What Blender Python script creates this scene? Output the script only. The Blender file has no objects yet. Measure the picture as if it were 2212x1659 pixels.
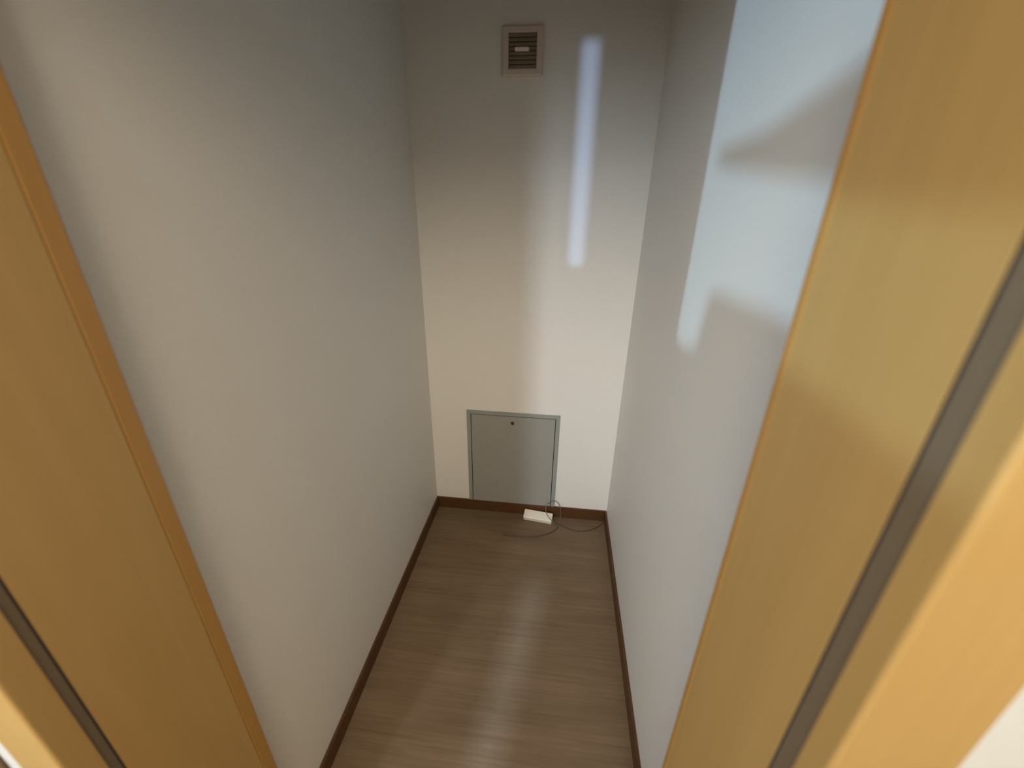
import bpy, bmesh, math
from mathutils import Vector, Matrix

scene = bpy.context.scene
col = scene.collection

# ------------------------------------------------------------------ camera
CAM_Z = 1.357
YAW, PITCH, ROLL = math.radians(-6.3208), math.radians(-23.7308), math.radians(0.8298)
fwd = Vector((math.sin(YAW) * math.cos(PITCH), math.cos(YAW) * math.cos(PITCH), math.sin(PITCH)))
r0 = Vector((math.cos(YAW), -math.sin(YAW), 0))
u0 = r0.cross(fwd)
rgt = r0 * math.cos(ROLL) + u0 * math.sin(ROLL)
upv = -r0 * math.sin(ROLL) + u0 * math.cos(ROLL)
cam_data = bpy.data.cameras.new('camera')
cam = bpy.data.objects.new('camera', cam_data)
col.objects.link(cam)
cam.matrix_world = Matrix(((rgt.x, upv.x, -fwd.x, 0), (rgt.y, upv.y, -fwd.y, 0),
                           (rgt.z, upv.z, -fwd.z, CAM_Z), (0, 0, 0, 1)))
cam_data.sensor_fit = 'HORIZONTAL'
cam_data.sensor_width = 36
cam_data.lens = 36 * 897.7 / 2212
cam_data.clip_start = 0.01
cam_data.dof.use_dof = True
cam_data.dof.focus_distance = 1.75
cam_data.dof.aperture_fstop = 2.2
scene.camera = cam

# ------------------------------------------------------------------ world, sun, fill lights, exposure
world = bpy.data.worlds.new('world')
scene.world = world
world.use_nodes = True
bg = world.node_tree.nodes['Background']
bg.inputs['Color'].default_value = (0.55, 0.72, 1.0, 1)
bg.inputs['Strength'].default_value = 0.5

SUN_K = 1.018                       # dx/dy of the daylight coming in at the rear left
SUN_TAN = math.tan(math.radians(-7.0))   # tilted upward to pass under the low door head
sun_dir = Vector((SUN_K, 1, -SUN_TAN * math.hypot(1, SUN_K))).normalized()
sd = bpy.data.lights.new('sun', 'SUN')
sd.energy = 1.55
sd.color = (0.48, 0.76, 1.0)
sd.angle = math.radians(0.8)
sun = bpy.data.objects.new('sun', sd)
col.objects.link(sun)
sun.location = (-4, -4, 2.5)
sun.rotation_euler = sun_dir.to_track_quat('-Z', 'Y').to_euler()


def area(name, loc, target, sx, sy, power, colour, spread):
    d = bpy.data.lights.new(name, 'AREA')
    d.shape = 'RECTANGLE'
    d.size, d.size_y = sx, sy
    d.energy = power
    d.color = colour
    d.spread = math.radians(spread)
    o = bpy.data.objects.new(name, d)
    col.objects.link(o)
    o.location = loc
    o.rotation_euler = (Vector(target) - Vector(loc)).to_track_quat('-Z', 'Y').to_euler()
    return o


REAR = -1.5
# added area lights for the wall stripe, floor streak and pale band
area('stripe_light', (-1.281, -6.0, 0.50), (0.05, 1.561, 1.47), 0.045, 0.045, 21, (0.42, 0.62, 1.0), 60)
area('streak_light', (-0.936, -4.0, 4.0), (-0.08, 0.85, 0.0), 0.09, 0.09, 34, (0.45, 0.68, 1.0), 60)
area('band_light', (-1.06, REAR - 0.12, 1.55), (0.15, 1.45, 0.40), 0.14, 0.8, 4.2, (0.76, 0.88, 1.0), 62)
# added soft fill standing in for daylight from the rear left
area('wide_fill', (-2.05, REAR - 0.10, 1.70), (-2.05, 1.0, 1.70), 1.05, 1.05, 10, (0.66, 0.88, 1.0), 180)

scene.view_settings.view_transform = 'Standard'
scene.view_settings.look = 'None'
scene.view_settings.gamma = 1
scene.view_settings.use_curve_mapping = False
scene.view_settings.exposure = 0.0


# ------------------------------------------------------------------ helpers
def s2l(c):
    return tuple((v / 12.92 if v <= 0.04045 else ((v + 0.055) / 1.055) ** 2.4) for v in (x / 255 for x in c))


def principled(name):
    m = bpy.data.materials.new(name)
    m.use_nodes = True
    nt = m.node_tree
    return m, nt, nt.nodes['Principled BSDF']


def coords(nt, scale):
    tc = nt.nodes.new('ShaderNodeTexCoord')
    mp = nt.nodes.new('ShaderNodeMapping')
    mp.inputs['Scale'].default_value = scale
    nt.links.new(tc.outputs['Object'], mp.inputs['Vector'])
    return mp.outputs['Vector']


def noise(nt, vec, scale, detail=4, rough=0.55):
    n = nt.nodes.new('ShaderNodeTexNoise')
    n.inputs['Scale'].default_value = scale
    n.inputs['Detail'].default_value = detail
    n.inputs['Roughness'].default_value = rough
    nt.links.new(vec, n.inputs['Vector'])
    return n.outputs['Fac']


def ramp(nt, fac, stops):
    r = nt.nodes.new('ShaderNodeValToRGB')
    el = r.color_ramp.elements
    while len(el) < len(stops):
        el.new(0.5)
    for e, (p, c) in zip(el, stops):
        e.position = p
        e.color = (*c, 1)
    nt.links.new(fac, r.inputs['Fac'])
    return r.outputs['Color']


def bump(nt, fac, bsdf, strength, dist=0.001):
    b = nt.nodes.new('ShaderNodeBump')
    b.inputs['Strength'].default_value = strength
    b.inputs['Distance'].default_value = dist
    nt.links.new(fac, b.inputs['Height'])
    nt.links.new(b.outputs['Normal'], bsdf.inputs['Normal'])


def plain(name, c, rough=0.5, var=0.06, nscale=60, bmp=0.0, metallic=0.0, stretch=(1, 1, 1)):
    m, nt, b = principled(name)
    v = coords(nt, stretch)
    f = noise(nt, v, nscale)
    lo = tuple(x * (1 - var) for x in c)
    hi = tuple(min(1, x * (1 + var)) for x in c)
    nt.links.new(ramp(nt, f, [(0.3, lo), (0.7, hi)]), b.inputs['Base Color'])
    b.inputs['Roughness'].default_value = rough
    b.inputs['Metallic'].default_value = metallic
    if bmp:
        bump(nt, f, b, bmp)
    return m


M = {}
M['wallpaper'] = plain('wallpaper', (0.765, 0.745, 0.705), 0.55, 0.015, 160, 0.25)
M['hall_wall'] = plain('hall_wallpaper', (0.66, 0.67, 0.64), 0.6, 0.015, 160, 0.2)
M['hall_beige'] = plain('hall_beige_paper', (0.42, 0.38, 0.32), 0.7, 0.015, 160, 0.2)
M['ceiling'] = plain('ceiling_paper', (0.70, 0.68, 0.64), 0.8, 0.02, 120, 0.2)


def wood(name, dark, light, rough=0.42):
    m, nt, b = principled(name)
    v = coords(nt, (55, 55, 1.6))
    f1 = noise(nt, v, 1.3, 5, 0.6)
    v2 = coords(nt, (7, 7, 0.5))
    f2 = noise(nt, v2, 1.0, 2)
    mx = nt.nodes.new('ShaderNodeMath')
    mx.operation = 'MULTIPLY_ADD'
    nt.links.new(f1, mx.inputs[0])
    mx.inputs[1].default_value = 0.45
    ad = nt.nodes.new('ShaderNodeMath')
    ad.operation = 'MULTIPLY'
    nt.links.new(f2, ad.inputs[0])
    ad.inputs[1].default_value = 0.55
    nt.links.new(ad.outputs[0], mx.inputs[2])
    nt.links.new(ramp(nt, mx.outputs[0], [(0.3, dark), (0.7, light)]), b.inputs['Base Color'])
    b.inputs['Roughness'].default_value = rough
    bump(nt, f1, b, 0.05)
    return m


M['wood'] = wood('honey_wood', (0.44, 0.276, 0.092), (0.52, 0.332, 0.118))
M['wood_edge'] = wood('orange_wood_edge', (0.42, 0.225, 0.055), (0.49, 0.27, 0.07))
M['baseboard'] = wood('dark_brown_wood', (0.075, 0.029, 0.008), (0.10, 0.042, 0.012), 0.4)
M['dark_wood'] = wood('dark_hall_wood', (0.10, 0.055, 0.02), (0.14, 0.08, 0.03), 0.5)
M['seal'] = plain('grey_brown_seal', (0.155, 0.115, 0.07), 0.75, 0.08, 30, 0.1, 0, (1, 1, 0.1))


def floor_mat():
    m, nt, b = principled('brown_floor_sheet')
    v = coords(nt, (3.0, 120, 1))
    f1 = noise(nt, v, 1.0, 6, 0.65)
    v2 = coords(nt, (2.0, 9, 1))
    f2 = noise(nt, v2, 1.3, 3)
    mx = nt.nodes.new('ShaderNodeMix')
    mx.data_type = 'FLOAT'
    mx.inputs[0].default_value = 0.45
    nt.links.new(f1, mx.inputs[2])
    nt.links.new(f2, mx.inputs[3])
    nt.links.new(ramp(nt, mx.outputs[0], [(0.28, (0.120, 0.079, 0.044)), (0.5, (0.172, 0.118, 0.070)),
                                          (0.72, (0.225, 0.155, 0.096))]), b.inputs['Base Color'])
    b.inputs['Roughness'].default_value = 0.55
    b.inputs['Specular IOR Level'].default_value = 0.35
    bump(nt, f1, b, 0.08)
    return m


M['floor'] = floor_mat()
M['panel'] = plain('blue_grey_painted_steel', (0.315, 0.31, 0.285), 0.4, 0.03, 90)
M['panel_frame'] = plain('blue_grey_steel_frame', (0.29, 0.31, 0.29), 0.4, 0.03, 90)
M['dark_gap'] = plain('dark_gap', (0.012, 0.012, 0.014), 0.9, 0.1)
M['lock'] = plain('worn_brass_lock', (0.16, 0.12, 0.07), 0.35, 0.1, 200, 0, 0.7)
M['vent_frame'] = plain('pinkish_beige_plastic', (0.64, 0.53, 0.465), 0.5, 0.03)
M['vent_slat'] = plain('brown_grey_plastic', (0.33, 0.265, 0.19), 0.55, 0.05)
M['vent_back'] = plain('dark_brown_mesh', (0.10, 0.075, 0.05), 0.8, 0.1)
M['vent_knob'] = plain('cream_plastic', (0.85, 0.72, 0.62), 0.4, 0.03)
M['white_plastic'] = plain('white_plastic', (0.82, 0.76, 0.66), 0.4, 0.02)
M['cable_dark'] = plain('brown_grey_cable', (0.075, 0.055, 0.04), 0.5, 0.1)
M['cable_grey'] = plain('grey_cable', (0.16, 0.15, 0.14), 0.5, 0.1)


def mesh_obj(name, bm, mat, parent=None):
    bmesh.ops.recalc_face_normals(bm, faces=bm.faces)
    me = bpy.data.meshes.new(name)
    bm.to_mesh(me)
    bm.free()
    o = bpy.data.objects.new(name, me)
    me.materials.append(mat)
    col.objects.link(o)
    if parent is not None:
        o.parent = parent
        o.matrix_parent_inverse = Matrix.Translation(-parent.location) if not any(parent.rotation_euler) else parent.matrix_basis.inverted()
    return o


def bbox(bm, x0, x1, y0, y1, z0, z1, bevel=0.0, seg=2):
    t = bmesh.new()
    bmesh.ops.create_cube(t, size=1)
    for v in t.verts:
        v.co = Vector((x0 + (v.co.x + .5) * (x1 - x0), y0 + (v.co.y + .5) * (y1 - y0), z0 + (v.co.z + .5) * (z1 - z0)))
    if bevel:
        bmesh.ops.bevel(t, geom=t.edges[:], offset=bevel, segments=seg, profile=0.5, affect='EDGES')
    me = bpy.data.meshes.new('tmp')
    t.to_mesh(me)
    t.free()
    bm.from_mesh(me)
    bpy.data.meshes.remove(me)
    return bm


def box(name, x0, x1, y0, y1, z0, z1, mat, parent=None, bevel=0.0):
    return mesh_obj(name, bbox(bmesh.new(), x0, x1, y0, y1, z0, z1, bevel), mat, parent)


def prism_xz(bm, pts, y0, y1):
    a = [bm.verts.new((x, y0, z)) for x, z in pts]
    b = [bm.verts.new((x, y1, z)) for x, z in pts]
    bm.faces.new(a)
    bm.faces.new(b[::-1])
    n = len(pts)
    for i in range(n):
        bm.faces.new((a[i], b[i], b[(i + 1) % n], a[(i + 1) % n]))
    return bm


def tag(o, label, cat, kind=None, group=None):
    o['label'] = label
    o['category'] = cat
    if kind:
        o['kind'] = kind
    if group:
        o['group'] = group
    return o


def empty(name, loc):
    o = bpy.data.objects.new(name, None)
    col.objects.link(o)
    o.location = loc
    o.empty_display_size = 0.05
    return o


def tube(name, pts, rad, mat, parent=None, res=6):
    cu = bpy.data.curves.new(name, 'CURVE')
    cu.dimensions = '3D'
    sp = cu.splines.new('NURBS')
    sp.points.add(len(pts) - 1)
    for p, q in zip(sp.points, pts):
        p.co = (*q, 1)
    sp.use_endpoint_u = True
    sp.order_u = 3
    sp.resolution_u = 8
    cu.bevel_depth = rad
    cu.bevel_resolution = 2
    cu.use_fill_caps = True
    t = bpy.data.objects.new('tmp', cu)
    col.objects.link(t)
    dg = bpy.context.evaluated_depsgraph_get()
    me = bpy.data.meshes.new_from_object(t.evaluated_get(dg))
    bpy.data.objects.remove(t)
    bpy.data.curves.remove(cu)
    me.name = name
    me.materials.clear()
    me.materials.append(mat)
    for p in me.polygons:
        p.use_smooth = True
    o = bpy.data.objects.new(name, me)
    col.objects.link(o)
    if parent is not None:
        o.parent = parent
        o.matrix_parent_inverse = Matrix.Translation(-parent.location)
    return o


# ------------------------------------------------------------------ the closet shell
XL, XR, YB = -0.526, 0.274, 1.561         # closet walls
JL, JR = -0.51, 0.213                     # faces of the door frame
Y0, Y1 = 0.1875, 0.401                    # front and back of the door frame
HEAD = 1.66  # door head set low so it shades the upper walls
CEIL = 2.45

tag(box('floor', -2.8, 1.3, REAR, YB, -0.06, 0, M['floor']), 'brown wood-look floor of the narrow closet', 'floor', 'structure')
tag(box('wall_left', XL - 0.1, XL, Y1 - 0.012, YB + 0.1, 0, CEIL, M['wallpaper']), 'plain pale wallpapered closet wall on the left', 'wall', 'structure')
tag(box('wall_right', XR, XR + 0.1, Y1 - 0.012, YB + 0.1, 0, CEIL, M['wallpaper']), 'pale closet wall on the right with bluish daylight on it', 'wall', 'structure')
tag(box('wall_back', XL, XR, YB, YB + 0.1, 0, CEIL, M['wallpaper']), 'narrow pale wall at the far end of the closet', 'wall', 'structure')
tag(box('ceiling', -2.8, 1.3, REAR, YB + 0.1, CEIL, CEIL + 0.08, M['ceiling']), 'pale ceiling over closet and hall', 'ceiling', 'structure')

BH, BT = 0.058, 0.008
tag(box('baseboard_left', XL, XL + BT, Y1, YB, 0, BH, M['baseboard'], None, 0.0012), 'dark brown baseboard along the left closet wall', 'baseboard', 'structure')
tag(box('baseboard_right', XR - BT, XR, Y1, YB, 0, BH, M['baseboard'], None, 0.0012), 'dark brown baseboard along the right closet wall', 'baseboard', 'structure')
tag(box('baseboard_back', XL + BT, XR - BT, YB - BT, YB, 0, BH, M['baseboard'], None, 0.0012), 'dark brown baseboard under the grey access panel', 'baseboard', 'structure')

# ------------------------------------------------------------------ door frame
GF, GN = 0.2305, 0.2145                   # groove, far and near edge
LIP = 0.385


def jamb(name, xf, s, casing_w, label, gn, gf, lip):
    """s=+1: the post stands to the right of its face xf; s=-1: to the left."""
    e = empty(name, (xf + s * 0.03, (Y0 + Y1) / 2, 0))
    tag(e, label, 'door frame', 'structure')

    def bx(n, d0, d1, y0, y1, mat, bev=0.0012):
        a, b = sorted((xf + s * d0, xf + s * d1))
        return box(n, a, b, y0, y1, 0, HEAD + 0.03, mat, e, bev)
    th = 0.055
    bx('jamb_board', 0, th, gf, lip - 0.001, M['wood'], 0)
    bx('edge_strip', 0.0, th, lip, Y1, M['wood_edge'], 0.002)
    bx('jamb_core', 0.004, th, lip - 0.003, lip + 0.002, M['wood_edge'], 0)
    bx('groove_seal', 0.0010, th, gn, gf - 0.0022, M['seal'], 0)
    bx('groove_gap', 0.0006, th, gf - 0.0024, gf + 0.0002, M['dark_gap'], 0)
    # front board and casing are one L-shaped piece with a rounded corner
    r = 0.004
    arc = [(r - r * math.sin(t), Y0 + r - r * math.cos(t)) for t in (math.pi / 2 * k / 4 for k in range(5))]
    prof = [(casing_w, Y0 + 0.012), (casing_w, Y0 + 0.002), (casing_w - 0.002, Y0)] + arc + [(0, gn), (th, gn), (th, Y0 + 0.012)]
    bm = bmesh.new()
    lo_ = [bm.verts.new((xf + s * d, y, 0)) for d, y in prof]
    hi_ = [bm.verts.new((xf + s * d, y, HEAD + 0.03)) for d, y in prof]
    bm.faces.new(lo_)
    bm.faces.new(hi_[::-1])
    for k in range(len(prof)):
        bm.faces.new((lo_[k], hi_[k], hi_[(k + 1) % len(prof)], lo_[(k + 1) % len(prof)]))
    mesh_obj('casing', bm, M['wood'], e)
    return e


jamb('trim_1', JL, -1, 0.056, 'honey-coloured wooden door frame post on the left with a dark groove', 0.2170, 0.2295, 0.377)
jamb('trim_2', JR, 1, 0.076, 'honey-coloured wooden door frame post on the right with a grey-brown groove', 0.2120, 0.2320, 0.3875)
tag(box('trim_3', JL, JR, Y0, Y1, HEAD, HEAD + 0.055, M['wood'], None, 0.002), 'wooden head of the closet door frame', 'door frame', 'structure')
tag(box('trim_4', JL, JR, Y0, Y1, 0, 0.012, M['wood'], None, 0.002), 'low wooden door sill of the closet', 'door sill', 'structure')

# ------------------------------------------------------------------ hall behind the camera
HW = Y0 + 0.008
bm = bmesh.new()
bbox(bm, -2.8, JL - 0.055, HW, Y1 - 0.012, 0, CEIL)
bbox(bm, JR + 0.055, 1.3, HW, Y1 - 0.012, 0, CEIL)
bbox(bm, JL - 0.055, JR + 0.055, HW, Y1 - 0.012, HEAD + 0.055, CEIL)
tag(mesh_obj('wall_front', bm, M['hall_wall']), 'white hall wall around the closet door frame', 'wall', 'structure')
tag(box('trim_5', -0.72, -0.604, HW - 0.004, HW, 0, 2.1, M['dark_wood'], None, 0.002), 'dark wooden casing beside the left door frame post', 'door frame', 'structure')
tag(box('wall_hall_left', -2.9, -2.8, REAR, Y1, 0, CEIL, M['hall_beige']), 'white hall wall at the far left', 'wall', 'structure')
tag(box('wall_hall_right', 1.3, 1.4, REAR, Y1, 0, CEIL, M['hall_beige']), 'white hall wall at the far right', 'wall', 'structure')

W1 = (-2.62, -1.50, 0.55, 2.25)           # added opening for the daylight patch, x0 x1 z0 z1
W2 = (-1.25, -0.86, 0.62, 2.25)          # added opening for the pale band on the back wall
S1 = (-0.5055, -0.4725, 0.884, 1.274)     # added slits that shape the wall stripe and floor streak
S2 = (-0.5185, -0.4735, 1.80, 2.077)
bm = bmesh.new()
ya, yb = REAR - 0.012, REAR
bbox(bm, -2.8, W1[0], ya, yb, 0, CEIL)
bbox(bm, W1[1], W2[0], ya, yb, 0, CEIL)
bbox(bm, W2[1], S2[0], ya, yb, 0, CEIL)
bbox(bm, S1[1], 1.3, ya, yb, 0, CEIL)
for w in (W1, W2):
    bbox(bm, w[0], w[1], ya, yb, 0, w[2])
    bbox(bm, w[0], w[1], ya, yb, w[3], CEIL)
bbox(bm, S2[0], S1[1], ya, yb, 0, S1[2])
bbox(bm, S2[0], S1[0], ya, yb, S1[2], S1[3])
bbox(bm, S2[0], S1[1], ya, yb, S1[3], S2[2])
bbox(bm, S2[1], S1[1], ya, yb, S2[2], S2[3])
bbox(bm, S2[0], S1[1], ya, yb, S2[3], CEIL)
tag(mesh_obj('wall_rear', bm, M['hall_beige']), 'white hall wall with added openings for light', 'wall', 'structure')


def on_opening(y, z):
    """where the daylight that reaches (y, z) on the right closet wall passes the added opening"""
    return (XR - (y - REAR) * SUN_K, z + (y - REAR) * math.hypot(1, SUN_K) * SUN_TAN)


w1 = empty('patch_opening', ((W1[0] + W1[1]) / 2, REAR, W1[2]))
tag(w1, 'added hall window opening with masks shaping the daylight patch', 'window', 'structure')
wedge_outline = [on_opening(*p) for p in [(0.945, 1.440), (0.90, 1.448), (0.734, 1.452), (0.60, 1.474), (0.525, 1.487), (0.45, 1.52), (0.38, 1.60), (0.30, 1.75),
                                (0.25, 1.75), (0.25, 1.36), (0.40, 1.368), (0.519, 1.377), (0.70, 1.396), (0.90, 1.419)]]
mesh_obj('wedge_mask', prism_xz(bmesh.new(), wedge_outline, REAR - 0.03, REAR - 0.022), M['hall_wall'], w1)  # added mask, shaped to cast the wedge shadow on the right wall
sill = [on_opening(*p) for p in [(1.30, 1.075), (0.90, 1.075), (0.845, 1.10), (0.825, 1.20), (0.80, 1.215), (0.60, 1.228), (0.22, 1.228)]]
sill = sill + [(W1[1], sill[-1][1]), (W1[1], W1[2]), (W1[0], W1[2]), (W1[0], sill[0][1])]
mesh_obj('patch_mask', prism_xz(bmesh.new(), sill, REAR - 0.03, REAR - 0.022), M['hall_wall'], w1)  # added board, cut to trim the lower edge of the daylight patch
w2 = empty('band_opening', ((W2[0] + W2[1]) / 2, REAR, W2[2]))
tag(w2, 'added tall hall window opening for the band light', 'window', 'structure')
bm = bmesh.new()
for a in ((W2[0], W2[0] + 0.03, W2[2], W2[3]), (W2[1] - 0.03, W2[1], W2[2], W2[3]), (W2[0], W2[1], W2[2], W2[2] + 0.03), (W2[0], W2[1], W2[3] - 0.03, W2[3])):
    bbox(bm, a[0], a[1], REAR - 0.05, REAR - 0.02, a[2], a[3])
mesh_obj('opening_frame', bm, M['white_plastic'], w2)

# hall ceiling lamp: the warm light of the scene
LX, LY, LZ = -0.18, -1.0, 2.09
lamp = empty('ceiling_light', (LX, LY, CEIL))
tag(lamp, 'round warm ceiling lamp in the hall', 'lamp', 'structure')
bm = bmesh.new()
bmesh.ops.create_cone(bm, cap_ends=True, segments=32, radius1=0.045, radius2=0.055, depth=0.02, matrix=Matrix.Translation((LX, LY, CEIL - 0.0105)))
bmesh.ops.create_cone(bm, cap_ends=True, segments=12, radius1=0.008, radius2=0.008, depth=0.06, matrix=Matrix.Translation((LX, LY, CEIL - 0.05)))
mesh_obj('lamp_mount', bm, M['white_plastic'], lamp)
ld = bpy.data.lights.new('lamp_light', 'POINT')
ld.shadow_soft_size = 0.32
ld.energy = 77
ld.color = (1.0, 0.87, 0.68)
lo = bpy.data.objects.new('lamp_light', ld)
col.objects.link(lo)
lo.location = (LX, LY, LZ)

# ------------------------------------------------------------------ access panel in the back wall
PX0, PX1, PZ1 = -0.368, 0.034, 0.5345
PZ0 = 0.03
ap = empty('access_panel', ((PX0 + PX1) / 2, YB, PZ0))
tag(ap, 'grey steel access panel set low in the far closet wall', 'access panel')
FW = 0.017
bm = bmesh.new()
for a in ((PX0, PX0 + FW, PZ0, PZ1), (PX1 - FW, PX1, PZ0, PZ1), (PX0 + FW, PX1 - FW, PZ1 - FW, PZ1), (PX0 + FW, PX1 - FW, PZ0, PZ0 + 0.008)):
    bbox(bm, a[0], a[1], YB - 0.005, YB + 0.002, a[2], a[3], 0.0008, 1)
mesh_obj('panel_frame', bm, M['panel_frame'], ap)
box('gap_backing', PX0 + 0.004, PX1 - 0.004, YB - 0.0008, YB + 0.001, PZ0 + 0.002, PZ1 - 0.004, M['dark_gap'], ap)
G = 0.0028
pd = box('panel_door', PX0 + FW + G, PX1 - FW - G, YB - 0.0045, YB + 0.001, PZ0 + 0.010, PZ1 - FW - G, M['panel'], ap, 0.0008)
bm = bmesh.new()
mtx = Matrix.Translation((-0.168, YB - 0.006, 0.484)) @ Matrix.Rotation(math.pi / 2, 4, 'X')
bmesh.ops.create_cone(bm, cap_ends=True, segments=20, radius1=0.0085, radius2=0.0075, depth=0.004, matrix=mtx)
lk = mesh_obj('lock', bm, M['lock'], ap)
lk['label'] = 'small round key lock'
box('key_slot', -0.1686 - 0.001, -0.1686 + 0.002, YB - 0.0088, YB - 0.0078, 0.4795, 0.4885, M['dark_gap'], lk)

# ------------------------------------------------------------------ ventilation register
VX0, VX1, VZ0, VZ1 = -0.217, -0.092, 1.712, 1.837
vc = ((VX0 + VX1) / 2, YB, (VZ0 + VZ1) / 2)
vt = empty('wall_vent', (vc[0], YB, VZ0))
tag(vt, 'small square beige ventilation register high on the far wall', 'vent')
IX0, IX1, IZ0, IZ1 = -0.197, -0.112, 1.731, 1.820
bm = bmesh.new()


def frame_ring(bm, o, i, y_out, y_in):
    """bevelled plate with a rectangular hole: outer rect o, inner rect i (x0,x1,z0,z1)"""
    def ring(r, y, ins=0.0):
        x0, x1, z0, z1 = r
        return [bm.verts.new(p) for p in ((x0 + ins, y, z0 + ins), (x1 - ins, y, z0 + ins), (x1 - ins, y, z1 - ins), (x0 + ins, y, z1 - ins))]
    rs = [ring(o, YB), ring(o, y_out + 0.003), ring(o, y_out, 0.004), ring(i, y_out, -0.002), ring(i, y_out + 0.002), ring(i, y_in)]
    for a, b in zip(rs, rs[1:]):
        for k in range(4):
            bm.faces.new((a[k], a[(k + 1) % 4], b[(k + 1) % 4], b[k]))


frame_ring(bm, (VX0, VX1, VZ0, VZ1), (IX0, IX1, IZ0, IZ1), YB - 0.012, YB - 0.0005)
mesh_obj('vent_frame', bm, M['vent_frame'], vt)
box('vent_backing', IX0, IX1, YB - 0.0015, YB - 0.0003, IZ0, IZ1, M['vent_back'], vt)
ns = 8
for k in range(ns):
    zc = IZ0 + (k + 0.5) * (IZ1 - IZ0) / ns
    bm = bmesh.new()
    hh = (IZ1 - IZ0) / ns * 0.5
    p = [(IX0, zc - hh * 0.92, -0.0095), (IX0, zc + hh * 0.80, -0.0045), (IX0, zc + hh * 0.80, -0.003), (IX0, zc - hh * 0.92, -0.008)]
    a = [bm.verts.new((IX0 + 0.001, YB + d, z)) for _, z, d in p]
    b = [bm.verts.new((IX1 - 0.001, YB + d, z)) for _, z, d in p]
    bm.faces.new(a)
    bm.faces.new(b[::-1])
    for q in range(4):
        bm.faces.new((a[q], b[q], b[(q + 1) % 4], a[(q + 1) % 4]))
    mesh_obj('slat', bm, M['vent_slat'], vt)
kn = box('pull_knob', -0.178, -0.134, YB - 0.018, YB - 0.006, 1.7735, 1.7835, M['vent_knob'], vt, 0.003)
kn['label'] = 'pale raised pull bar'

# ------------------------------------------------------------------ small white box and its cables
bx_e = empty('junction_box', (-0.040, 1.5085, 0.0))
tag(bx_e, 'small white plastic box tilted against the baseboard below the access panel', 'plastic box')
bm = bmesh.new()
BW, BD, BZ = 0.132, 0.043, 0.026           # front lower edge on the floor, rear edge leaning on the baseboard
bbox(bm, -BW / 2, BW / 2, 0, BD, 0.004, BZ, 0.003, 2)
o1 = mesh_obj('box_cover', bm, M['white_plastic'])
bm = bmesh.new()
bbox(bm, -BW / 2 + 0.0015, BW / 2 - 0.0015, 0.0008, BD - 0.0015, 0, 0.0045, 0.0008, 1)
o2 = mesh_obj('box_base', bm, M['white_plastic'])
bm = bmesh.new()
bbox(bm, BW / 2 - 0.002, BW / 2 + 0.005, 0.008, 0.018, 0.006, 0.016, 0.001, 1)
o3 = mesh_obj('cable_port', bm, M['cable_grey'])
for o in (o1, o2, o3):
    o.parent = bx_e
bx_e.rotation_euler = (math.radians(22), 0, math.radians(-7.5))

R = 0.0022
tag(tube('cable', [(0.0175, 1.5505, 0.085), (0.020, 1.546, 0.098), (0.040, 1.543, 0.102), (0.058, 1.541, 0.085), (0.066, 1.539, 0.045), (0.066, 1.530, 0.004), (0.064, 1.518, 0.0025), (0.062, 1.508, 0.0025)], R * 0.8, M['cable_grey']),
    'thin grey wire arching out of the access panel corner to the floor', 'cable')
tag(tube('cable', [(0.016, 1.5505, 0.080), (0.004, 1.543, 0.090), (-0.006, 1.536, 0.075), (-0.003, 1.520, 0.050), (0.010, 1.500, 0.041), (0.032, 1.484, 0.030), (0.036, 1.483, 0.006), (0.050, 1.490, 0.0025), (0.060, 1.498, 0.0025)], R * 0.8, M['cable_grey']),
    'thin grey wire crossing over the right end of the white box', 'cable')
tag(tube('cable', [(0.048, 1.5095, 0.0025), (0.075, 1.497, 0.0025), (0.115, 1.474, 0.0025), (0.165, 1.472, 0.0025), (0.215, 1.492, 0.0025), (0.245, 1.520, 0.0025), (0.262, 1.540, 0.0025)], R, M['cable_dark']),
    'thin dark cable on the floor running to the right corner', 'cable')
tag(tube('cable', [(0.056, 1.485, 0.0025), (0.045, 1.462, 0.0025), (0.000, 1.430, 0.0025), (-0.060, 1.408, 0.0025), (-0.120, 1.400, 0.0025), (-0.185, 1.409, 0.0025)], R, M['cable_dark']),
    'thin dark cable end curling on the floor in front of the white box', 'cable')
